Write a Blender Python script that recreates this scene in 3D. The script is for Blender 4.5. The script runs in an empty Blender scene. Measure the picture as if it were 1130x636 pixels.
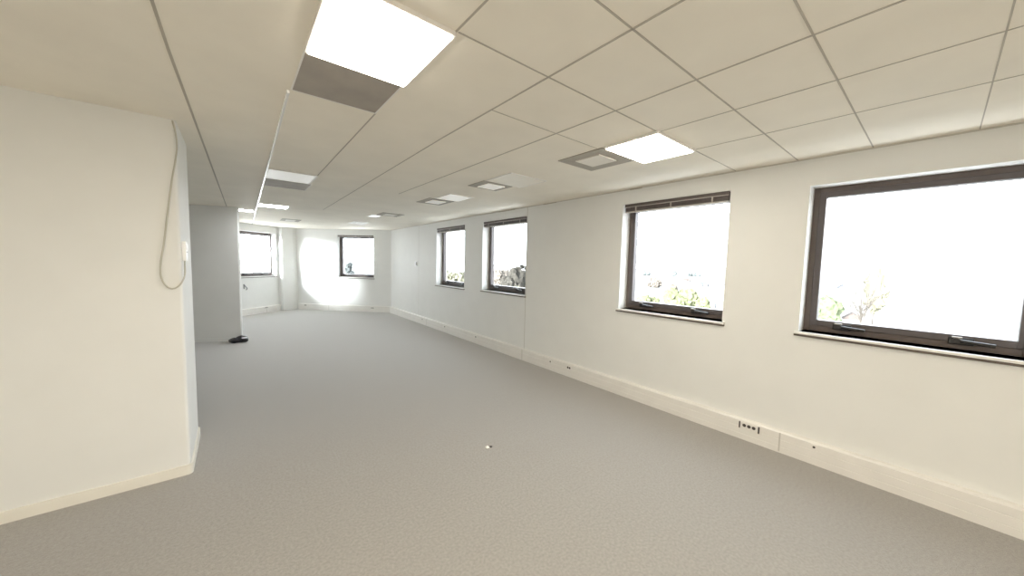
import bpy, bmesh, math, random
from mathutils import Vector, Matrix
from mathutils import noise as mnoise

SC = bpy.context.scene
COL = SC.collection
PI = math.pi
random.seed(7)

H = 2.747          # ceiling height
XW = 4.062         # inner face of the window wall
EYE = Vector((0, 0, 1.74))
CR, CU, CF = Vector((0.7793, -0.6262, 0.0236)), Vector((0.0263, 0.0702, 0.9972)), Vector((0.6261, 0.7765, -0.0712))
FPX = 380.09

# ------------------------------------------------------------------ materials
def mat(name, color, rough=0.6, metal=0.0, spec=0.5, noise=0.0, nscale=40.0, bump=0.0, bscale=200.0, emit=None, estr=0.0, detail=4.0):
    m = bpy.data.materials.new(name); m.use_nodes = True
    nt = m.node_tree; b = nt.nodes['Principled BSDF']
    b.inputs['Base Color'].default_value = (*color, 1)
    b.inputs['Roughness'].default_value = rough
    b.inputs['Metallic'].default_value = metal
    b.inputs['Specular IOR Level'].default_value = spec
    if noise > 0 or bump > 0:
        tc = nt.nodes.new('ShaderNodeTexCoord')
    if noise > 0:
        n = nt.nodes.new('ShaderNodeTexNoise'); n.inputs['Scale'].default_value = nscale; n.inputs['Detail'].default_value = detail
        nt.links.new(tc.outputs['Object'], n.inputs['Vector'])
        r = nt.nodes.new('ShaderNodeValToRGB')
        lo = tuple(max(0, c * (1 - noise)) for c in color); hi = tuple(min(1, c * (1 + noise)) for c in color)
        r.color_ramp.elements[0].position = 0.3; r.color_ramp.elements[1].position = 0.7
        r.color_ramp.elements[0].color = (*lo, 1); r.color_ramp.elements[1].color = (*hi, 1)
        nt.links.new(n.outputs['Fac'], r.inputs['Fac']); nt.links.new(r.outputs['Color'], b.inputs['Base Color'])
    if bump > 0:
        n2 = nt.nodes.new('ShaderNodeTexNoise'); n2.inputs['Scale'].default_value = bscale; n2.inputs['Detail'].default_value = 3
        nt.links.new(tc.outputs['Object'], n2.inputs['Vector'])
        bp = nt.nodes.new('ShaderNodeBump'); bp.inputs['Strength'].default_value = bump; bp.inputs['Distance'].default_value = 0.01
        nt.links.new(n2.outputs['Fac'], bp.inputs['Height']); nt.links.new(bp.outputs['Normal'], b.inputs['Normal'])
    if emit:
        b.inputs['Emission Color'].default_value = (*emit, 1); b.inputs['Emission Strength'].default_value = estr
    return m

def glass_mat():
    m = bpy.data.materials.new('window_glass'); m.use_nodes = True
    nt = m.node_tree; nt.nodes.clear()
    o = nt.nodes.new('ShaderNodeOutputMaterial'); mx = nt.nodes.new('ShaderNodeMixShader')
    t = nt.nodes.new('ShaderNodeBsdfTransparent'); g = nt.nodes.new('ShaderNodeBsdfGlossy')
    t.inputs['Color'].default_value = (0.97, 0.985, 0.98, 1); g.inputs['Roughness'].default_value = 0.02
    lw = nt.nodes.new('ShaderNodeLayerWeight'); lw.inputs['Blend'].default_value = 0.5
    pw = nt.nodes.new('ShaderNodeMath'); pw.operation = 'POWER'; pw.inputs[1].default_value = 5.0
    fr = nt.nodes.new('ShaderNodeMath'); fr.operation = 'MULTIPLY_ADD'; fr.inputs[1].default_value = 0.45; fr.inputs[2].default_value = 0.025
    nt.links.new(lw.outputs['Facing'], pw.inputs[0]); nt.links.new(pw.outputs[0], fr.inputs[0])
    nt.links.new(fr.outputs[0], mx.inputs[0]); nt.links.new(t.outputs[0], mx.inputs[1]); nt.links.new(g.outputs[0], mx.inputs[2])
    nt.links.new(mx.outputs[0], o.inputs[0])
    return m

WARM = (1.0, 0.915, 0.76)
M = dict(
    wall=mat('wall_paint', (0.775, 0.775, 0.758), 0.55, noise=0.015, nscale=3.0, bump=0.03, bscale=260),
    ceiling=mat('ceiling_tile', (0.88, 0.835, 0.745), 0.8, noise=0.03, nscale=2.2, bump=0.05, bscale=300),
    grid=mat('ceiling_joint', (0.47, 0.435, 0.38), 0.7),
    seam=mat('wall_seam', (0.58, 0.56, 0.52), 0.7),
    strip=mat('white_gloss_strip', (0.95, 0.95, 0.94), 0.18, spec=0.9),
    carpet=mat('grey_carpet', (0.315, 0.297, 0.276), 0.95, spec=0.25, noise=0.12, nscale=60.0, bump=0.4, bscale=180, detail=8),
    trunk=mat('trunking_plastic', (0.80, 0.78, 0.75), 0.35, noise=0.02, nscale=6),
    trunkline=mat('trunking_joint', (0.45, 0.42, 0.38), 0.5),
    skirting=mat('skirting_vinyl', (0.80, 0.77, 0.70), 0.45, noise=0.02, nscale=8),
    frame=mat('window_frame_brown', (0.125, 0.098, 0.088), 0.42, noise=0.08, nscale=20),
    sash=mat('window_sash_brown', (0.10, 0.085, 0.085), 0.38, noise=0.08, nscale=20),
    black=mat('black_fitting', (0.025, 0.022, 0.022), 0.35, noise=0.1, nscale=30),
    sill=mat('sill_white', (0.82, 0.81, 0.78), 0.35, noise=0.02, nscale=8),
    silledge=mat('sill_edge_brown', (0.12, 0.095, 0.08), 0.45, noise=0.05, nscale=20),
    blind=mat('blind_slat', (0.10, 0.08, 0.075), 0.45, noise=0.08, nscale=30),
    blindlight=mat('blind_rail', (0.42, 0.38, 0.35), 0.35, noise=0.04, nscale=20),
    glass=glass_mat(),
    lit=mat('diffuser_lit', (0.9, 0.9, 0.9), 0.4, emit=(1.0, 0.92, 0.77), estr=24.5),
    litcool=mat('diffuser_lit_cool', (0.9, 0.9, 0.9), 0.4, emit=(0.95, 0.98, 1.0), estr=38.0),
    faint=mat('diffuser_faint_glow', (0.88, 0.87, 0.85), 0.25, spec=0.6, emit=(0.95, 0.97, 1.0), estr=0.12),  # weak emission put into the diffuser, so it glows faintly
    coolglow=mat('diffuser_cool', (0.92, 0.93, 0.94), 0.3, emit=(0.95, 0.98, 1.0), estr=0.75),
    dim=mat('diffuser_dim', (0.9, 0.9, 0.88), 0.4, emit=(0.98, 0.98, 0.95), estr=0.28),
    dimwarm=mat('dim_warm_glow', (0.9, 0.88, 0.84), 0.4, emit=(1.0, 0.95, 0.86), estr=0.20),  # weak glow for a dim diffuser and for brightened vent plates
    off=mat('diffuser_off', (0.88, 0.84, 0.76), 0.5, noise=0.02, nscale=6),
    rim=mat('fixture_rim', (0.82, 0.80, 0.77), 0.4),
    grille=mat('grey_grille', (0.36, 0.325, 0.285), 0.6, noise=0.10, nscale=5),
    ring=mat('vent_ring', (0.40, 0.37, 0.325), 0.6, noise=0.05, nscale=12),
    ringdark=mat('vent_slot', (0.10, 0.09, 0.08), 0.7),
    plate=mat('vent_plate', (0.80, 0.77, 0.72), 0.45),
    white=mat('white_plastic', (0.90, 0.90, 0.90), 0.3),
    cable=mat('cable_grey', (0.50, 0.48, 0.42), 0.5),
    bag=mat('black_glossy_bag', (0.012, 0.011, 0.016), 0.22, spec=0.7, noise=0.2, nscale=20),
    bagsheen=mat('bag_highlight_paint', (0.85, 0.83, 0.90), 0.2),
    paper=mat('paper_scrap', (0.95, 0.95, 0.92), 0.6, noise=0.03, nscale=60),
    greyfit=mat('grey_fitting', (0.32, 0.33, 0.33), 0.5),
    socket=mat('socket_face', (0.06, 0.05, 0.046), 0.5),
    ground=mat('hazy_ground', (0.085, 0.083, 0.077), 0.9, noise=0.12, nscale=0.05),
    leaf=mat('pale_green_leaves', (0.0360, 0.0420, 0.0240), 0.8, spec=0.04, noise=0.35, nscale=1.6),
    leaf2=mat('yellow_green_leaves', (0.0420, 0.0435, 0.0240), 0.8, spec=0.04, noise=0.3, nscale=1.2),
    leafdark=mat('grey_green_leaves', (0.0130, 0.0115, 0.0095), 0.8, spec=0.04, noise=0.5, nscale=2.0),
    leafpale=mat('pale_yellow_leaves', (0.0480, 0.0450, 0.0320), 0.8, spec=0.04, noise=0.2, nscale=1.2),
    leafpink=mat('russet_leaves', (0.0460, 0.0390, 0.0330), 0.8, spec=0.04, noise=0.4, nscale=1.5),
    far=mat('distant_green', (0.0400, 0.0430, 0.0420), 0.9, spec=0.04, noise=0.2, nscale=0.4),
    bark=mat('bark', (0.0350, 0.0300, 0.0260), 0.9, spec=0.04, noise=0.3, nscale=8),
    render=mat('pale_render', (0.1000, 0.0975, 0.0950), 0.8, noise=0.04, nscale=0.6),
    rooftile=mat('pale_roof_tile', (0.0340, 0.0270, 0.0240), 0.8, spec=0.04, noise=0.15, nscale=1.5),
    roofgrey=mat('grey_roof', (0.0270, 0.0280, 0.0310), 0.7, spec=0.04, noise=0.1, nscale=1.0),
    pane=mat('house_window', (0.0120, 0.0132, 0.0150), 0.2),
)

b = M['carpet'].node_tree.nodes['Principled BSDF']
b.inputs['Sheen Weight'].default_value = 0.75; b.inputs['Sheen Roughness'].default_value = 0.35

# ------------------------------------------------------------------ mesh helpers
class MB:
    def __init__(self): self.bm = bmesh.new()
    def box(self, x0, x1, y0, y1, z0, z1, bevel=0.0, mi=0):
        r = bmesh.ops.create_cube(self.bm, size=1.0)
        vs = r['verts']
        for v in vs:
            v.co = Vector((x0 + (v.co.x + .5) * (x1 - x0), y0 + (v.co.y + .5) * (y1 - y0), z0 + (v.co.z + .5) * (z1 - z0)))
        fs = list({f for v in vs for f in v.link_faces})
        for f in fs: f.material_index = mi
        if bevel > 0:
            es = list({e for v in vs for e in v.link_edges})
            bmesh.ops.bevel(self.bm, geom=es, offset=bevel, segments=2, affect='EDGES', profile=0.5)
        return self
    def obox(self, c, ax, ay, az, hx, hy, hz, mi=0):
        c, ax, ay, az = Vector(c), Vector(ax), Vector(ay), Vector(az)
        r = bmesh.ops.create_cube(self.bm, size=2.0)
        for v in r['verts']: v.co = c + ax * v.co.x * hx + ay * v.co.y * hy + az * v.co.z * hz
        for f in {f for v in r['verts'] for f in v.link_faces}: f.material_index = mi
        return self
    def prism(self, poly, z0, z1, mi=0):
        b = [self.bm.verts.new((x, y, z0)) for x, y in poly]; t = [self.bm.verts.new((x, y, z1)) for x, y in poly]
        n = len(poly)
        fs = [self.bm.faces.new(b[::-1]), self.bm.faces.new(t)]
        fs += [self.bm.faces.new((b[i], b[(i + 1) % n], t[(i + 1) % n], t[i])) for i in range(n)]
        for f in fs: f.material_index = mi
        return self
    def sweep(self, prof, a, b, side):
        """profile of (outward, up) points swept from a to b; side is the horizontal unit vector pointing into the room."""
        a, b, side = Vector(a), Vector(b), Vector(side)
        A = [self.bm.verts.new(a + side * p + Vector((0, 0, q))) for p, q in prof]
        B = [self.bm.verts.new(b + side * p + Vector((0, 0, q))) for p, q in prof]
        n = len(prof)
        self.bm.faces.new(A); self.bm.faces.new(B[::-1])
        for i in range(n): self.bm.faces.new((A[i], B[i], B[(i + 1) % n], A[(i + 1) % n]))
        return self
    def tube(self, pts, r, seg=8, r1=None):
        pts = [Vector(p) for p in pts]; rings = []
        n = len(pts)
        for i, p in enumerate(pts):
            t = (pts[min(i + 1, n - 1)] - pts[max(i - 1, 0)]).normalized()
            u = t.cross(Vector((0.13, 0.31, 0.94))); u.normalize(); w = t.cross(u)
            rr = r if r1 is None else r + (r1 - r) * i / (n - 1)
            rings.append([self.bm.verts.new(p + u * rr * math.cos(2 * PI * k / seg) + w * rr * math.sin(2 * PI * k / seg)) for k in range(seg)])
        for a, b in zip(rings, rings[1:]):
            for k in range(seg): self.bm.faces.new((a[k], a[(k + 1) % seg], b[(k + 1) % seg], b[k]))
        self.bm.faces.new(rings[0][::-1]); self.bm.faces.new(rings[-1])
        return self
    def cyl(self, c, axis, r, h, seg=16):
        c, axis = Vector(c), Vector(axis).normalized()
        return self.tube([c, c + axis * h], r, seg)
    def blob(self, c, s, sub=3, amp=0.25, freq=1.3, seed=0.0):
        r = bmesh.ops.create_icosphere(self.bm, subdivisions=sub, radius=1.0)
        for v in r['verts']:
            d = v.co.normalized()
            k = 1 + amp * mnoise.noise(d * freq * 1.7 + Vector((seed, seed * 2.3, seed * .7))) + amp * .6 * mnoise.noise(d * freq * 5 + Vector((seed * 3, 0, seed)))
            v.co = Vector(c) + Vector((d.x * s[0], d.y * s[1], d.z * s[2])) * k
        return self
    def build(self, name, mats, parent=None, smooth=False):
        bmesh.ops.recalc_face_normals(self.bm, faces=self.bm.faces)
        me = bpy.data.meshes.new(name); self.bm.to_mesh(me); self.bm.free()
        for m in (mats if isinstance(mats, (list, tuple)) else [mats]): me.materials.append(m)
        if smooth:
            for p in me.polygons: p.use_smooth = True
        o = bpy.data.objects.new(name, me); COL.objects.link(o)
        if parent: o.parent = parent
        return o

def tag(o, label, cat, group=None, kind=None):
    o['label'] = label; o['category'] = cat
    if group: o['group'] = group
    if kind: o['kind'] = kind
    return o
def struct(o): o['kind'] = 'structure'; return o
def empty(name, loc=(0, 0, 0), mtx=None):
    o = bpy.data.objects.new(name, None); COL.objects.link(o); o.empty_display_size = 0.1
    if mtx is not None: o.matrix_world = mtx
    else: o.location = loc
    return o
def frame_mtx(origin, ax, ay):
    ax, ay = Vector(ax), Vector(ay); az = Vector((0, 0, 1)); o = Vector(origin)
    return Matrix(((ax.x, ay.x, az.x, o.x), (ax.y, ay.y, az.y, o.y), (ax.z, ay.z, az.z, o.z), (0, 0, 0, 1)))

# ------------------------------------------------------------------ plan of the room
P1 = Vector((4.062, 11.47, 0)); P2 = Vector((1.667, 13.78, 0))
F1x = (P1 - P2).normalized(); F1y = Vector((-F1x.y, F1x.x, 0))            # along (left to right seen from inside), outward
Q1 = Vector((1.25, 13.79, 0)); F2x = Vector((0.762, 0.648, 0)).normalized(); F2y = Vector((-F2x.y, F2x.x, 0))
CORNER = Vector((1.46, 13.975, 0))
Q2 = Q1 - F2x * 4.6                                                       # far left end of the angled wall
YB = -3.2                                                                 # wall behind the viewer
XL = -2.6

# floor, ceiling
poly = [(XL, YB), (XW + .02, YB), (XW + .02, P1.y), (CORNER.x, CORNER.y + .03), (Q2.x, Q2.y + .03), (XL, Q2.y)]
struct(MB().prism(poly, -0.20, 0.0).build('floor', M['carpet']))

mb = MB().prism(poly, H, H + 0.25)
def line(x0, y0, x1, y1, w=0.011, dz=0.0025):
    a, b = Vector((x0, y0, H)), Vector((x1, y1, H)); d = (b - a); L = d.length; d.normalize(); s = Vector((-d.y, d.x, 0))
    mb.obox((a + b) / 2, d, s, (0, 0, 1), L / 2, w / 2, dz, mi=1)
XWs, XZ, XA, XB, XC, XD = 0.288, 0.782, 1.345, 1.957, 2.555, 3.150
line(-.262, YB, -.225, 2.43, .012); line(-.225, 2.43, -.093, 9.05, .013)
line(XZ, YB, XZ, 2.0, .009); line(XZ, 2.50, XZ + .03, 4.8, .009)
line(XA, YB, XA, 2.6, .011); line(XA, 2.6, XA + .10, 8.0, .009)
line(XB, YB, XB, 5.2, .010)
line(XC - .02, YB, XC - .06, 1.38, .006); line(XD, YB, XD - .06, 1.38, .005)
rows = [(-0.1, .006), (0.413, .008), (0.893, .009), (1.398, .008)]
for y, w in rows: line(XZ + .01, y, XW, y, w)
line(XA, 1.93, XB + .5, 1.93, .005)
for y in (-0.66, -1.22, -1.78, -2.34, -2.9): line(XWs, y, XW, y, .009)
struct(mb.build('ceiling', [M['ceiling'], M['grid']]))

# white ceiling profile running down the room
o = MB()
a, b = Vector((.279, 2.53, H - .008)), Vector((.45, 13.3, H - .008)); d = (b - a).normalized(); s = Vector((-d.y, d.x, 0))
o.obox((a + b) / 2, d, s, (0, 0, 1), (b - a).length / 2, .0075, .008)
struct(o.build('trim_1', M['strip']))

# ------------------------------------------------------------------ walls with openings
T = 0.30
def wall_with_holes(name, origin, ax, ay, L, holes, z1=H):
    """origin = left end on the inner face seen from inside; holes = (x0, x1, z0, z1)."""
    w = MB(); holes = sorted(holes); x = 0.0
    for (a, b, c, d) in holes:
        w.box(x, a, 0, T, 0, z1); w.box(a, b, 0, T, 0, c); w.box(a, b, 0, T, d, z1); x = b
    w.box(x, L, 0, T, 0, z1)
    o = struct(w.build(name, M['wall'])); o.matrix_world = frame_mtx(origin, ax, ay)
    return o

def window(n, origin, ax, ay, w, z0, z1, handles, depth=0.17):
    """a fixed brown frame set back in the reveal, one pane, two handles on the bottom rail, a sill in front."""
    root = empty('window_%d' % n, mtx=frame_mtx(Vector(origin) + Vector((0, 0, z0)), ax, ay)); root['kind'] = 'structure'
    h = z1 - z0; y0, y1 = depth, depth + .09
    f = MB(); fw, fb, fr = .045, .055, .026
    f.box(0, fw, y0, y1, 0, h, .004); f.box(w - fr, w, y0, y1, 0, h, .004)
    f.box(fw, w - fr, y0, y1, 0, fb, .004); f.box(fw, w - fr, y0, y1, h - fw, h, .004)
    f.build('window_frame', M['frame'], root)
    s = MB(); sw, sb, sr = .05, .055, .026; ys, ye = y0 - .012, y1 - .02
    a, b, c, d = fw - .002, w - fr + .002, fb - .002, h - fw + .002
    s.box(a, a + sw, ys, ye, c, d, .005); s.box(b - sr, b, ys, ye, c, d, .005)
    s.box(a + sw, b - sr, ys, ye, c, c + sb, .005); s.box(a + sw, b - sr, ys, ye, d - sw, d, .005)
    sash = s.build('sash', M['sash'], root)
    MB().box(a + sw - .004, b - sr + .004, y0 + .03, y0 + .036, c + sb - .004, d - sw + .004).build('glass_pane', M['glass'], root)
    for hx in handles:
        k = MB()
        k.box(hx - .060, hx + .060, ys - .016, ys, fb - .018, fb + .036, .006)
        k.tube([(hx - .02, ys - .024, fb + .014), (hx + .04, ys - .046, fb + .010), (hx + .15, ys - .050, fb + .004)], .014, 10)
        k.cyl((hx - .02, ys - .014, fb + .014), (0, -1, 0), .020, .030, 12)
        hd = k.build('handle', M['black'], root)
        MB().box(hx - .045, hx + .005, ys - .050, ys - .030, fb + .034, fb + .044, .003).build('handle_cap', M['blindlight'], hd)
    si = MB().box(-.0, w, -.0, y0 + .01, -.022, 0.0, .003)
    si.box(-.028, w + .028, -.030, .0, -.022, .0, .004)
    sl = si.build('sill', M['sill'], root)
    MB().box(-.028, w + .028, -.026, -.002, -.040, -.0225, .002).build('sill_edge', M['silledge'], sl)
    return root

def blind(origin, ax, ay, w, z1, label, cat='blind', group='raised blinds over the windows', y=0.012, drop=0.115):
    """venetian blind drawn fully up: headrail, pressed slats, bottom rail, two ladder tapes."""
    root = empty('venetian_blind', mtx=frame_mtx(Vector(origin) + Vector((0, 0, z1)), ax, ay))
    tag(root, label, cat, group)
    MB().box(.0, w, y, y + .055, -.040, -.004, .004).build('headrail', M['blind'], root)
    lp = MB().box(.0, w, y - .004, y + .004, -.047, -.040, .001); lp.build('rail_lip', M['blindlight'], root)
    s = MB(); n = 8; zt, zb = -.052, -drop + .022
    for i in range(n):
        z = zt + (zb - zt) * i / (n - 1)
        s.box(.006, w - .006, y + .004, y + .050, z - .0026, z + .0014)
    s.build('slats', M['blind'], root)
    MB().box(.004, w - .004, y + .002, y + .052, -drop, -drop + .016, .004).build('bottom_rail', M['blindlight'], root)
    for u in (.13, .5, .87):
        MB().box(u * w - .008, u * w + .008, y - .0015, y + .003, -drop + .01, -.046).build('ladder_tape', M['blindlight'], root)
    return root

RX, RY = Vector((0, -1, 0)), Vector((1, 0, 0))
YF = P1.y
# openings on the window wall: (far Y, near Y, z0, z1)
OP = [(8.17, 6.78, 1.155, 2.585), (6.05, 4.66, 1.175, 2.585), (2.715, 1.435, 1.165, 2.555), (0.79, -.42, 1.175, 2.50)]
wall_with_holes('wall_right', (XW, YF, 0), RX, RY, YF - YB, [(YF - a, YF - b, c, d) for a, b, c, d in OP])
for n, (a, b, c, d) in enumerate(OP, 1):
    w = a - b
    window(n, (XW, a, 0), RX, RY, w, c, d, (.17 * w + .06, .74 * w) if n != 4 else (.27, .92))
blab = ['dark brown blind drawn up over the farthest window of the right wall',
        'dark brown blind drawn up over the narrow window beside the wall seam, dark tree outside',
        'dark brown blind drawn up over the wide window past the bright square ceiling light']
for (a, b, c, d), lab in zip(OP[:3], blab):
    blind((XW, a - .035, 0), RX, RY, a - b - .045, d, lab, y=-.012 if lab is blab[2] else -.008)

# angled far wall with its window
L1 = (P1 - P2).length
h1 = (L1 - 1.885, L1 - .60)
ext = 0.30
wall_with_holes('wall_back', P2 - F1x * ext, F1x, F1y, L1 + ext, [(h1[0] + ext, h1[1] + ext, 1.145, 2.555)])
window(5, P2 + F1x * h1[0], F1x, F1y, h1[1] - h1[0], 1.145, 2.555, (.30, .98))
blind(P2 + F1x * (h1[0] + .02), F1x, F1y, h1[1] - h1[0] - .04, 2.585, 'slim dark blind drawn up over the window of the bright end wall', drop=.085)
# angled left end wall with its window
L2 = (CORNER - Q2).length
base2 = (Q1 - Q2).dot(F2x)
h2 = (base2 - 1.56, base2 - .26)
wall_with_holes('wall_left', Q2, F2x, F2y, L2, [(h2[0], h2[1], 1.16, 2.52)])
window(6, Q2 + F2x * h2[0], F2x, F2y, h2[1] - h2[0], 1.16, 2.52, (.35, .95))
# round-edged column where the two end walls meet
cm = MB().prism([(1.12, 13.70), (1.20, 13.585), (1.23, 13.575), (1.56, 13.715), (1.585, 13.74), (1.70, 13.80), (1.46, 14.05)], 0, H)
struct(cm.build('column_far', M['wall']))

# wall block projecting on the left (its right-hand arris shows at the far end)
bl = MB().prism([(0.085, 9.0), (0.10, 9.03), (-0.02, 12.55), (-2.6, 12.9), (-2.6, 10.25), (0.065, 8.995)], 0, H)
struct(bl.build('wall_partition', M['wall']))
# near column, front and side faces
def rounded(x0, x1, y0, y1, r, n=5):
    pts = [(x0, y0)]
    for k in range(n + 1):
        t = -PI / 2 + PI / 2 * k / n
        pts.append((x1 - r + r * math.cos(t), y0 + r + r * math.sin(t)))
    for k in range(n + 1):
        t = PI / 2 * k / n
        pts.append((x1 - r + r * math.cos(t), y1 - r + r * math.sin(t)))
    pts.append((x0, y1))
    return pts
CX, CY = -0.315, 3.655
struct(MB().prism(rounded(XL, CX, CY, 4.42, .022), 0, H).build('column_near', M['wall']))
# rest of the shell, behind and beside the viewer
struct(MB().box(XL - .2, XW + T, YB - .2, YB, 0, H).build('wall_front', M['wall']))
struct(MB().box(XL - .2, XL, YB, 13.2, 0, H).build('wall_side', M['wall']))
# vertical panel joints on the window wall
struct(MB().box(XW - .002, XW + .001, 4.640, 4.652, .2, H).build('trim_2', M['seam']))
struct(MB().box(XW - .0015, XW + .001, 9.262, 9.272, .2, H).build('trim_3', M['seam']))
# shadow line where wall meets ceiling, painted as a thin grey strip
sg = MB().box(XW - .004, XW, YB, YF - .02, H - .012, H - .001)
struct(sg.build('trim_4', M['seam']))
for k, (ya, yb) in enumerate([(3.95, 4.25), (5.0, 5.5), (2.45, 2.62)]):
    struct(MB().box(XW - .008, XW - .001, ya, yb, H - .016, H - .002).build('trim_%d' % (5 + k), M['grid']))

# ------------------------------------------------------------------ trunking and skirting
TH, TD = .205, .062
prof = [(0, 0), (TD, 0), (TD, .055), (TD - .004, .058), (TD - .004, .062), (TD, .065), (TD, .125), (TD - .004, .128), (TD - .004, .132), (TD, .135), (TD, TH - .014), (TD - .014, TH), (0, TH)]
def trunk(name, a, b, side, joints):
    t = struct(MB().sweep(prof, a, b, side).build(name, M['trunk']))
    dv = (Vector(b) - Vector(a)).normalized(); side = Vector(side)
    j = MB()
    for u in joints:
        c = Vector(a) + dv * u + side * (TD / 2 + .001) + Vector((0, 0, TH / 2))
        j.obox(c, dv, side, (0, 0, 1), .006, TD / 2 + .0012, TH / 2 - .012)
    if joints: j.build('joint_cover', M['trunkline'] if False else M['seam'], t)
    return t
trunk('baseboard_right', (XW, YB, 0), (XW, YF - .02, 0), (-1, 0, 0), [.85 - YB, 4.63 - YB, 8.6 - YB, -.9 - YB])
trunk('baseboard_back', P2 + F1x * .06, P1 - F1x * .02, -F1y, [1.1])
trunk('baseboard_left', Q2 + F2x * .2, Q1 - F2x * .08, -F2y, [base2 - .9])
cp = rounded(XL, CX + .014, CY - .014, 4.434, .034)
struct(MB().prism(cp, 0, .078).build('baseboard_column', M['skirting']))
sk = MB().obox((Vector((.065, 8.995, 0)) + Vector((-2.6, 10.25, 0))) / 2 + Vector((-.004, -.008, .035)), Vector((-2.665, 1.255, 0)).normalized(), Vector((-1.255, -2.665, 0)).normalized(), (0, 0, 1), 1.46, .008, .035)
struct(sk.build('baseboard_partition', M['wall']))

# ------------------------------------------------------------------ ceiling fixtures
def ceiling_light(x0, x1, y0, y1, diff, label, lip=.012, dz=.010, group='square ceiling lights'):
    root = empty('ceiling_light', ((x0 + x1) / 2, (y0 + y1) / 2, H)); tag(root, label, 'ceiling light', group)
    hx, hy = (x1 - x0) / 2, (y1 - y0) / 2
    f = MB()
    f.box(-hx, hx, -hy, -hy + lip, -dz, .0); f.box(-hx, hx, hy - lip, hy, -dz, 0)
    f.box(-hx, -hx + lip, -hy + lip, hy - lip, -dz, 0); f.box(hx - lip, hx, -hy + lip, hy - lip, -dz, 0)
    f.build('frame', M['rim'], root)
    MB().box(-hx + lip, hx - lip, -hy + lip, hy - lip, -dz + (.003 if dz < .02 else -.006), -.0008).build('diffuser', diff, root)
    return root
def cassette_vent(x0, x1, y0, y1, px0, px1, py0, py1, label, plate, ring=None, group='ceiling vents'):
    root = empty('ceiling_vent', ((x0 + x1) / 2, (y0 + y1) / 2, H)); tag(root, label, 'vent', group)
    cx, cy = (x0 + x1) / 2, (y0 + y1) / 2
    hx, hy = (x1 - x0) / 2, (y1 - y0) / 2; a, b, c, d = px0 - cx, px1 - cx, py0 - cy, py1 - cy
    # stepped square ring
    f = MB(); f.box(-hx, a, -hy, hy, -.008, 0); f.box(b, hx, -hy, hy, -.008, 0); f.box(a, b, -hy, c, -.008, 0); f.box(a, b, d, hy, -.008, 0)
    f.build('frame', ring or M['ring'], root)
    e = MB(); i = .012
    e.box(a, b, c, c + i, -.005, 0); e.box(a, b, d - i, d, -.005, 0); e.box(a, a + i, c + i, d - i, -.005, 0); e.box(b - i, b, c + i, d - i, -.005, 0)
    e.build('slot', M['ring'], root)
    MB().box(a + i, b - i, c + i, d - i, -.014, -.0005, .003).build('plate', plate, root)
    return root

ceiling_light(XWs, XZ, 1.400, 1.985, M['lit'], 'glowing square ceiling light nearest the viewer, beside a plain grey panel', dz=.022)
root = empty('ceiling_vent', ((XWs + XZ) / 2, 2.245, H)); tag(root, 'plain grey return vent panel butting against the nearest glowing light', 'vent', 'ceiling vents')
hx = (XZ - XWs) / 2
g = MB(); g.box(-hx + .008, hx - .008, -.252, .252, -.004, 0); g.build('grille', M['grille'], root)
g = MB(); g.box(-hx, hx, -.260, -.252, -.006, 0); g.box(-hx, hx, .252, .26, -.006, 0); g.box(-hx, -hx + .008, -.252, .252, -.006, 0); g.box(hx - .008, hx, -.252, .252, -.006, 0)
g.build('frame', M['rim'], root)

ceiling_light(2.462, 3.072, 1.378, 1.855, M['lit'], 'glowing square ceiling light opposite the wide window, beside a square ring vent', dz=.022)
cassette_vent(2.472, 2.98, 1.885, 2.40, 2.575, 2.865, 1.99, 2.295, 'square ring vent with pale centre touching the glowing light by the windows', M['plate'])
cassette_vent(2.41, 2.86, 3.585, 3.96, 2.51, 2.80, 3.64, 3.92, 'square ring vent with glowing centre, alone with an unlit panel beside it', M['dimwarm'])  # vent plate is no lamp; its brightness is put in as weak emission
ceiling_light(2.42, 2.965, 3.06, 3.55, M['off'], 'unlit ceiling light flush beside the glowing-centred vent', dz=.010, lip=.008)
ceiling_light(2.50, 2.92, 4.60, 5.10, M['dimwarm'], 'pale faintly glowing ceiling light above the window with the dark tree outside')  # diffuser given a weak glow of its own
cassette_vent(2.43, 2.87, 5.14, 5.66, 2.53, 2.80, 5.25, 5.56, 'small ring vent just beyond the pale faintly glowing light near the right wall', M['dimwarm'])  # plate brightened by the same weak emission, no lamp behind it
ceiling_light(2.40, 2.62, 7.95, 8.35, M['coolglow'], 'small white ceiling light far off, on the far side of a thin grey vent')
cassette_vent(2.46, 2.92, 7.42, 7.90, 2.56, 2.82, 7.52, 7.8, 'thin grey vent far down the ceiling before the end wall', M['plate'])
cassette_vent(2.48, 2.86, 9.75, 10.4, 2.56, 2.78, 9.88, 10.26, 'faint pale ring vent closest to the bright end wall window', M['plate'], M['rim'])
ceiling_light(.315, .82, 4.82, 5.40, M['dim'], 'white ceiling light by the bright strip, with a dark grille behind it', lip=.02)
root = empty('ceiling_vent', (.585, 5.69, H)); tag(root, 'dark grey grille behind a white light along the bright ceiling strip', 'vent', 'ceiling vents')
g = MB(); g.box(-.25, .25, -.27, .27, -.004, 0); g.build('grille', M['grille'], root)
g = MB()
g.box(-.262, .262, -.282, -.27, -.007, 0); g.box(-.262, .262, .27, .282, -.007, 0); g.box(-.262, -.25, -.27, .27, -.007, 0); g.box(.25, .262, -.27, .27, -.007, 0)
g.build('frame', M['rim'], root)
ceiling_light(.385, .86, 8.02, 8.45, M['litcool'], 'thin bright ceiling light right of the white strip, well down the room')
ceiling_light(-.05, .355, 9.28, 9.66, M['litcool'], 'short bright ceiling light left of the white strip, by the wall corner')
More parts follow.
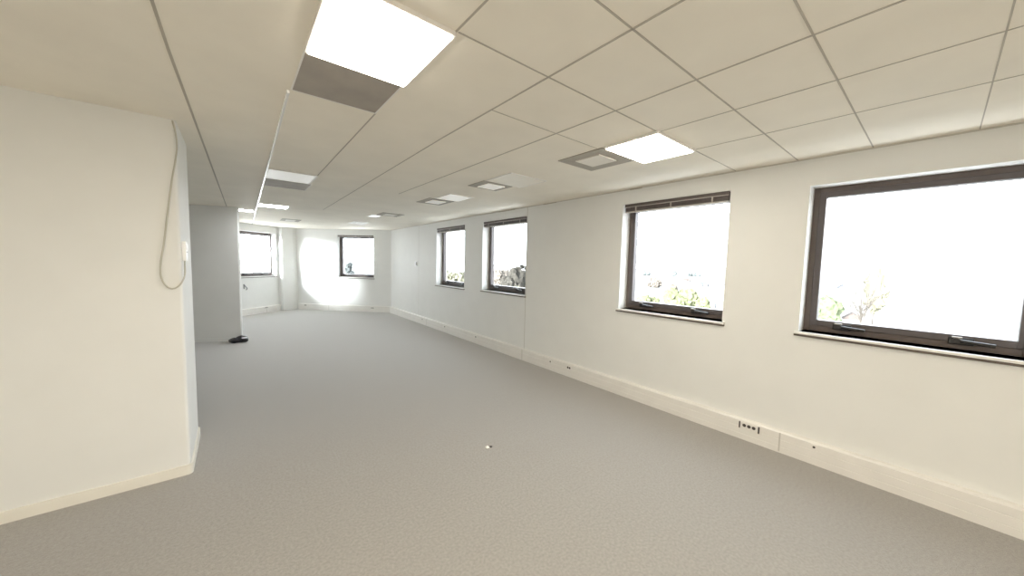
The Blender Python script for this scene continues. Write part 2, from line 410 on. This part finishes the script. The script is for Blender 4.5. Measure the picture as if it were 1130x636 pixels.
cassette_vent(.98, 1.40, 10.6, 11.2, 1.07, 1.31, 10.72, 11.08, 'grey ring vent on the ceiling in front of the corner column', M['plate'])

# ------------------------------------------------------------------ small things
# control box and looping cable on the near column
root = empty('wall_switch', (CX, 3.735, 1.70)); tag(root, 'white control box fixed on the side of the near column', 'switch')
MB().box(0, .026, -.052, .052, 0, .150, .005).build('housing', M['white'], root)
MB().box(.026, .031, -.030, .034, .085, .130, .002).build('button', M['white'], root)
MB().box(.026, .0275, -.038, .040, .066, .071).build('groove', M['greyfit'], root)
ya = CY - .012
path = [(-.33, ya, 2.735), (-.318, ya, 2.66), (-.312, ya, 2.56), (-.325, ya, 2.44), (-.348, ya, 2.296), (-.378, ya, 2.06), (-.407, ya, 1.82), (-.424, ya, 1.715), (-.431, ya, 1.636), (-.429, ya, 1.58), (-.418, ya, 1.535), (-.398, ya, 1.503), (-.375, ya, 1.489), (-.35, ya, 1.495), (-.325, ya, 1.522), (-.306, ya + .005, 1.568), (-.300, ya + .02, 1.61), (-.302, ya + .05, 1.66), (-.304, 3.725, 1.705)]
def smooth_path(p, n=4):
    p = [Vector(q) for q in p]; out = []
    for i in range(len(p) - 1):
        a, b, c, d = p[max(i - 1, 0)], p[i], p[i + 1], p[min(i + 2, len(p) - 1)]
        for k in range(n):
            t = k / n
            out.append(.5 * ((2 * b) + (c - a) * t + (2 * a - 5 * b + 4 * c - d) * t * t + (3 * b - a - 3 * c + d) * t ** 3))
    return out + [p[-1]]
tag(MB().tube(smooth_path(path), .0055, 8).build('cable', M['cable'], smooth=True), 'thin grey cable looping down the near column from ceiling to control box', 'cable')

# thermostat on the window wall
root = empty('thermostat', (XW + .004, 9.43, 1.60)); tag(root, 'small white thermostat with dark face on the right wall near the end', 'thermostat')
MB().box(-.022, 0, -.075, .075, 0, .135, .005).build('housing', M['white'], root)
MB().box(-.026, -.022, -.070, -.012, .02, .115, .002).build('dark_face', M['socket'], root)

# power outlets on the trunking
def outlet(center, ax, side, n, w, hgt, label, group='power outlets along the trunking', bars=False):
    c = Vector(center); ax, side = Vector(ax).normalized(), Vector(side).normalized()
    ay = -side
    root = empty('power_outlet', mtx=frame_mtx(c, ax, ay)); tag(root, label, 'outlet', group)
    MB().box(-w / 2, w / 2, -.009, 0.0, -hgt / 2, hgt / 2, .003).build('cover_plate', M['trunk'], root)
    if bars:
        for s in (-1, 1):
            MB().box(s * w / 2 - .006, s * w / 2 + .006, -.011, -.001, -hgt / 2, hgt / 2).build('end_clip', M['socket'], root)
    for i in range(n):
        x = (i - (n - 1) / 2) * (w * .74 / max(n, 1))
        r = min(.016, w * .22)
        MB().cyl((x, -.0075, hgt * .08), (0, -1, 0), r, .003, 18).build('socket', M['socket'], root)
    return root
XF = XW - TD - .0005
rax, rside = (0, -1, 0), (-1, 0, 0)
outlet((XF, 1.10, .150), rax, rside, 3, .165, .066, 'triple power outlet on the trunking below the two nearest windows', bars=True)
outlet((XF, .60, .160), rax, rside, 1, .045, .060, 'single slim outlet on the trunking, nearest the viewer', bars=False)
outlet((XF, 3.503, .145), rax, rside, 2, .10, .055, 'double outlet on the trunking, first one past the triple outlet')
outlet((XF, 3.905, .145), rax, rside, 1, .055, .055, 'small single outlet just before the vertical wall seam')
outlet((XF, 6.15, .145), rax, rside, 1, .09, .055, 'outlet on the trunking under the window with the dark tree outside')
outlet((XF, 7.55, .145), rax, rside, 1, .10, .055, 'outlet on the trunking below the farthest right-wall window')
outlet((XF, 8.85, .145), rax, rside, 1, .12, .055, 'outlet on the trunking below the small thermostat')
outlet(P1 - F1x * .62 - F1y * (TD + .0005) + Vector((0, 0, .135)), F1x, -F1y, 2, .15, .055, 'outlet on the end wall trunking below its window')
outlet(P1 - F1x * 3.0 - F1y * (TD + .0005) + Vector((0, 0, .15)), F1x, -F1y, 2, .12, .05, 'outlet at the end wall trunking beside the corner column')
outlet(Q1 - F2x * .71 - F2y * (TD + .0005) + Vector((0, 0, .16)), F2x, -F2y, 2, .14, .055, 'outlet under the partly hidden left window')

# toggle hanging below the partly hidden left window
c = Q1 - F2x * 1.375
root = empty('wall_hook', mtx=frame_mtx(c + Vector((0, 0, .83)), F2x, F2y)); tag(root, 'small grey hook on the wall below the partly hidden left window', 'hook')
MB().box(-.022, .022, -.012, 0, -.03, .11, .004).build('back_plate', M['greyfit'], root)
MB().tube(smooth_path([(0, -.012, .09), (.012, -.04, .05), (.034, -.06, .01), (.040, -.062, -.03), (.02, -.05, -.06)]), .013, 8).build('arm', M['greyfit'], root, smooth=True)

# black bag at the foot of the wall block
root = empty('black_bag', (.03, 8.86, 0)); tag(root, 'small glossy black bag lying on the carpet against the wall corner', 'bag')
bg = MB().blob((-.055, 0, .052), (.105, .080, .054), 3, .18, 1.6, 3.1).blob((.045, .01, .070), (.105, .085, .072), 3, .16, 1.4, 5.2).blob((.10, -.01, .048), (.06, .07, .05), 3, .12, 1.5, 8.0)
for v in bg.bm.verts: v.co.z = max(v.co.z, .001)
bg.build('body', M['bag'], root, smooth=True)
fl = MB().blob((.085, -.062, .098), (.05, .020, .016), 2, .12, 1.5, 2.0); fl.build('painted_highlight', M['bagsheen'], root, smooth=True)  # highlight on the bag, put in as a near-white lump

# scrap on the carpet
root = empty('paper_scrap', (1.818, 2.566, 0)); tag(root, 'tiny white scrap with a dark end lying alone on the carpet', 'scrap')
s_ = MB()
vs = [s_.bm.verts.new(p) for p in [(-.02, -.016, .003), (.012, -.018, .002), (.016, .014, .004), (-.014, .018, .002), (-.004, .0, .020)]]
for i in range(4): s_.bm.faces.new((vs[i], vs[(i + 1) % 4], vs[4]))
s_.bm.faces.new(vs[:4][::-1])
s_.build('paper', M['paper'], root)
MB().box(.016, .036, -.026, -.008, .001, .013, .003).build('dark_tip', M['socket'], root)

# ------------------------------------------------------------------ outside, seen from an upper floor
ZG = -9.0
struct(MB().box(XW + T + 6, 1500, -900, 1500, ZG - .5, ZG).build('ground', M['ground']))
def ray(px, py):
    return (CF + CR * ((px - 565) / FPX) - CU * ((py - 318) / FPX))
def out(px, X):
    d = ray(px, 300); p = EYE + d * (X / d.x); return Vector((p.x, p.y, ZG))
def ztop(px, py, X):
    d = ray(px, py); return EYE.z + d.z * (X / d.x)
def width(px0, px1, X):
    a, b = out(px0, X), out(px1, X); return (a - b).length
def tree(name, px, pw, pytop, X, leaf, label, n=6, trunk_h=.3, seed=1, group='trees outside the windows', cat='tree', dome=False):
    base = out(px, X); w = width(px - pw / 2, px + pw / 2, X); h = max(1.5, ztop(px, pytop, X) - ZG)
    root = empty(name, base); tag(root, label, cat, group)
    rnd = random.Random(seed)
    MB().tube([(0, 0, 0), (w * .02, 0, h * .25), (0, w * .02, h * .6)], max(.12, w * .035), 8, max(.05, w * .015)).build('trunk', M['bark'], root, smooth=True)
    c = MB(); lo = h * trunk_h
    c.blob((0, 0, (lo + h) / 2), (w * .36, w * .36, (h - lo) * .44), 3, .35, 2.4, seed)
    for k in range(n):
        a = 2 * PI * k / n + rnd.random(); z = lo + (h - lo) * (.22 + .52 * rnd.random())
        rr = w * (.20 + .08 * rnd.random()); q = w * .27
        c.blob((math.cos(a) * q, math.sin(a) * q, z), (rr, rr, rr * (.95 if dome else 1.1)), 3, .38, 2.8, seed * 1.7 + k)
    c.build('crown', leaf, root)
    return root
def bare_tree(px, pytop, X, label, seed):
    base = out(px, X); h = ztop(px, pytop, X) - ZG; root = empty('bare_tree', base); tag(root, label, 'tree', 'trees outside the windows')
    rnd = random.Random(seed); t = MB()
    t.tube([(0, 0, 0), (.05, 0, h * .35), (.1, .1, h * .6)], .16, 8, .09)
    t.build('trunk', M['bark'], root)
    b = MB()
    for k in range(22):
        a = rnd.random() * 2 * PI; z = h * (.35 + .25 * rnd.random()); L = h * (.28 + .22 * rnd.random()); tilt = .25 + .5 * rnd.random()
        p = Vector((.08, .08, z)); d = Vector((math.cos(a) * tilt, math.sin(a) * tilt, 1)).normalized()
        e = p + d * L; m = (p + e) / 2 + Vector((rnd.random() - .5, rnd.random() - .5, 0)) * .3
        b.tube([p, m, e], .05, 5, .015)
        for j in range(3):
            d2 = (d + Vector((rnd.random() - .5, rnd.random() - .5, .2))).normalized(); b.tube([m, m + d2 * L * .4], .025, 4, .01)
    b.build('branches', M['bark'], root)
    return root
def spiky_tree(px, pw, pytop, X, label, seed):
    root = tree('palm_topped_tree', px, pw, pytop + 5, X, M['leafdark'], label, 7, .15, seed)
    h = ztop(px, pytop, X) - ZG; w = width(px - pw / 2, px + pw / 2, X); rnd = random.Random(seed); f = MB()
    for k in range(46):
        a = rnd.random() * 2 * PI; up = rnd.uniform(-.2, 1.0); d = Vector((math.cos(a), math.sin(a), up)).normalized()
        p = Vector((w * .12, -w * .1, h * .87)); L = w * rnd.uniform(.22, .36)
        f.tube([p + d * L * .2, p + d * L * .7, p + d * L + Vector((0, 0, -L * .15))], w * .012, 4, w * .003)
    f.build('fronds', M['leafdark'], root)
    return root
def house(px, pw, pytop, X, label, roofm, seed, rot=0.3, gable=True):
    base = out(px, X); w = width(px - pw / 2, px + pw / 2, X); top = ztop(px, pytop, X) - ZG; top = max(3.5, top)
    root = empty('house', base); root.rotation_euler = (0, 0, rot); tag(root, label, 'house', 'houses outside the windows')
    d = w * .7; wh = top * (.68 if gable else .93)
    MB().box(-w / 2, w / 2, -d / 2, d / 2, 0, wh).build('walls', M['render'], root)
    r = MB()
    if gable:
        e = .3; vs = [r.bm.verts.new(p) for p in [(-w / 2 - e, -d / 2 - e, wh), (w / 2 + e, -d / 2 - e, wh), (w / 2 + e, d / 2 + e, wh), (-w / 2 - e, d / 2 + e, wh), (-w / 2 - e, 0, top), (w / 2 + e, 0, top)]]
        for f in ((0, 1, 5, 4), (2, 3, 4, 5), (0, 4, 3), (1, 2, 5), (3, 2, 1, 0)): r.bm.faces.new([vs[i] for i in f])
    else:
        r.box(-w / 2 - .2, w / 2 + .2, -d / 2 - .2, d / 2 + .2, wh, top)
    r.build('roof', roofm, root)
    nwin = max(2, min(5, int(w / 2.5)))
    for i in range(nwin):
        x = -w / 2 + w * (i + .5) / nwin
        MB().box(x - .5, x + .5, -d / 2 - .04, -d / 2 + .02, wh * .45, wh * .45 + 1.2).build('window', M['pane'], root)
        MB().box(-w / 2 - .04, -w / 2 + .02, -d / 2 + d * (i + .3) / nwin, -d / 2 + d * (i + .6) / nwin, wh * .45, wh * .45 + 1.2).build('window', M['pane'], root)
    return root

# seen through the wide window
tree('round_bush', 716, 22, 327, 78, M['leaf2'], 'low pale green shrub at the lower left of the wide window view', 6, .1, 3, dome=True)
tree('leafy_tree', 752, 34, 321, 84, M['leaf2'], 'broad yellow green tree at the foot of the wide window view', 8, .12, 4)
tree('leafy_tree', 779, 16, 327, 80, M['leaf2'], 'smaller yellow green tree right of the broad one in the wide window', 6, .12, 5)
tree('leafy_tree', 722, 16, 308, 170, M['leafpink'], 'pale russet tree in the middle distance, left side of the wide window', 6, .15, 6)
tree('leafy_tree', 743, 12, 313, 150, M['leafpink'], 'small russet tree in the middle distance of the wide window', 6, .15, 8)
tree('distant_tree', 743, 8, 298.5, 420, M['far'], 'distant grey tree breaking the skyline of the wide window', 5, .1, 9)
tree('distant_tree', 757, 12, 301, 430, M['far'], 'distant low grey tree on the skyline, first right of the tall one', 5, .05, 10)
tree('distant_tree', 768, 10, 301.5, 440, M['far'], 'distant low grey tree, second right of the tall skyline tree', 5, .05, 11)
tree('distant_tree', 713, 9, 300, 380, M['far'], 'distant grey tree on the skyline beside the wide window frame', 5, .1, 12)
house(778, 16, 313, 190, 'pale house with grey roof in the middle of the wide window view', M['roofgrey'], 1, .5)
house(797, 12, 315, 170, 'pale flat-roofed house at the right edge of the wide window', M['roofgrey'], 2, .2, gable=False)
house(758, 10, 312, 230, 'small pale house between russet trees, far off', M['rooftile'], 3, .9)
house(794, 12, 331, 88, 'near white house low at the right edge of the wide window', M['render'], 4, .35, gable=False)
# seen through the nearest window
tree('round_bush', 914, 46, 324, 80, M['leaf'], 'big round green bush in the lower left of the nearest window', 8, .02, 21, dome=True)
bare_tree(955, 306, 62, 'bare twiggy tree right of the round bush in the nearest window', 22)
tree('leafy_tree', 968, 30, 295, 95, M['leafpale'], 'tall yellowish tree behind the bare twiggy tree', 7, .2, 23)
house(932, 16, 314, 210, 'far white house above the round green bush', M['roofgrey'], 5, .3)
house(945, 26, 349, 85, 'low pale house with reddish roof below the bare tree', M['rooftile'], 6, .15)
# seen through the two narrow windows
spiky_tree(572, 26, 287.5, 40, 'tall dark tree with spiky top outside the narrow window by the wall seam', 31)
tree('leafy_tree', 555, 16, 297, 60, M['leafpink'], 'pinkish tree left of the dark spiky tree', 7, .15, 32)
tree('leafy_tree', 548, 8, 300, 120, M['leaf2'], 'pale yellow tree against the frame of the seam-side narrow window', 5, .1, 33)
tree('round_bush', 571, 12, 314, 34, M['leaf2'], 'low yellow green bush at the foot of the dark spiky tree', 5, .02, 34, dome=True)
tree('leafy_tree', 500, 16, 306.5, 90, M['leafpale'], 'yellow green bush in the farthest right-wall window', 6, .1, 35)
house(510, 8, 304, 140, 'pale house with grey roof in the farthest right-wall window', M['roofgrey'], 7, .4)
root = empty('street_lamp', out(502, 120)); tag(root, 'thin dark lamp post outside the farthest right-wall window', 'lamp post')
hp = ztop(502, 291, 120) - ZG
MB().tube([(0, 0, 0), (0, 0, hp)], .16, 8, .10).build('post', M['roofgrey'], root)
MB().box(-.25, .9, -.2, .2, hp - .1, hp + .35, .05).build('lamp_head', M['roofgrey'], root)
# seen through the end wall window
def out_dir(px, dist):
    d = ray(px, 300); d.z = 0; d.normalize(); p = d * dist; return Vector((p.x, p.y, ZG)), dist
p, dist = out_dir(387, 70)
dd = ray(387, 290); zt = EYE.z + dd.z / math.hypot(dd.x, dd.y) * dist - ZG
root = empty('slender_tree', p); tag(root, 'faint slender tree outside the end wall window', 'tree', 'trees outside the windows')
MB().tube([(0, 0, 0), (0, 0, zt * .8)], .18, 8, .08).build('trunk', M['bark'], root)
c = MB()
for k in range(6): c.blob((random.uniform(-.5, .5), random.uniform(-.5, .5), zt * (.70 + .05 * k)), (.62, .62, .6), 3, .4, 2.6, k + 40)
c.build('crown', M['far'], root)

# ------------------------------------------------------------------ light
w = bpy.data.worlds.new('overcast_sky'); SC.world = w; w.use_nodes = True
nt = w.node_tree; bg = nt.nodes['Background']
tc = nt.nodes.new('ShaderNodeTexCoord'); sp = nt.nodes.new('ShaderNodeSeparateXYZ'); rp = nt.nodes.new('ShaderNodeValToRGB')
nt.links.new(tc.outputs['Generated'], sp.inputs[0]); nt.links.new(sp.outputs['Z'], rp.inputs['Fac'])
rp.color_ramp.elements[0].position = 0.0; rp.color_ramp.elements[0].color = (0.92, 0.95, 1.0, 1)
rp.color_ramp.elements[1].position = 0.8; rp.color_ramp.elements[1].color = (0.80, 0.90, 1.0, 1)
nt.links.new(rp.outputs['Color'], bg.inputs['Color']); bg.inputs['Strength'].default_value = 10.0

def portal(origin, ax, ay, w_, h_, z0):
    L = bpy.data.lights.new('window_portal', 'AREA'); L.shape = 'RECTANGLE'; L.size = w_; L.size_y = h_; L.cycles.is_portal = True
    o = bpy.data.objects.new('window_portal', L); COL.objects.link(o)
    c = Vector(origin) + Vector(ax) * (w_ / 2) + Vector(ay) * .285 + Vector((0, 0, z0 + h_ / 2))
    # light emits along local -Z: point it into the room
    z = Vector(ay); x = Vector(ax); y = z.cross(x)
    o.matrix_world = Matrix(((x.x, y.x, z.x, c.x), (x.y, y.y, z.y, c.y), (x.z, y.z, z.z, c.z), (0, 0, 0, 1)))
for a, b, c, d in OP: portal((XW, a, 0), RX, RY, a - b, d - c, c)
portal(P2 + F1x * h1[0], F1x, F1y, h1[1] - h1[0], 1.41, 1.145)
portal(Q2 + F2x * h2[0], F2x, F2y, h2[1] - h2[0], 1.36, 1.16)

def lamp(name, x, y, sx, sy, power, color):
    L = bpy.data.lights.new(name, 'AREA'); L.shape = 'RECTANGLE'; L.size = sx; L.size_y = sy; L.energy = power; L.color = color
    o = bpy.data.objects.new(name, L); COL.objects.link(o); o.location = (x, y, H - .03)
lamp('fill_lamp_behind', -0.3, -1.5, 1.2, .6, 150, WARM)  # unseen fill light added behind the viewer to brighten the near end

S_ = bpy.data.lights.new('low_hazy_sun', 'SUN'); S_.energy = 125.0; S_.angle = math.radians(33); S_.color = (0.92, 0.965, 1.0)
so = bpy.data.objects.new('low_hazy_sun', S_); COL.objects.link(so); so.location = (-30, 14, 12)
so.rotation_euler = Vector((1.0, 0.02, -0.27)).to_track_quat('-Z', 'Y').to_euler()

# ------------------------------------------------------------------ camera
cam = bpy.data.cameras.new('camera'); co = bpy.data.objects.new('camera', cam); COL.objects.link(co)
cam.sensor_fit = 'HORIZONTAL'; cam.sensor_width = 36.0; cam.lens = 36.0 * FPX / 1130.0
cam.clip_start = 0.05; cam.clip_end = 3000
r, u, f = CR.normalized(), CU.normalized(), CF.normalized()
co.matrix_world = Matrix(((r.x, u.x, -f.x, EYE.x), (r.y, u.y, -f.y, EYE.y), (r.z, u.z, -f.z, EYE.z), (0, 0, 0, 1)))
SC.camera = co
SC.view_settings.view_transform = 'Standard'; SC.view_settings.look = 'None'
SC.view_settings.exposure = 0.0
SC.cycles.max_bounces = 12; SC.cycles.diffuse_bounces = 8; SC.cycles.transparent_max_bounces = 12
SC.cycles.use_denoising = True
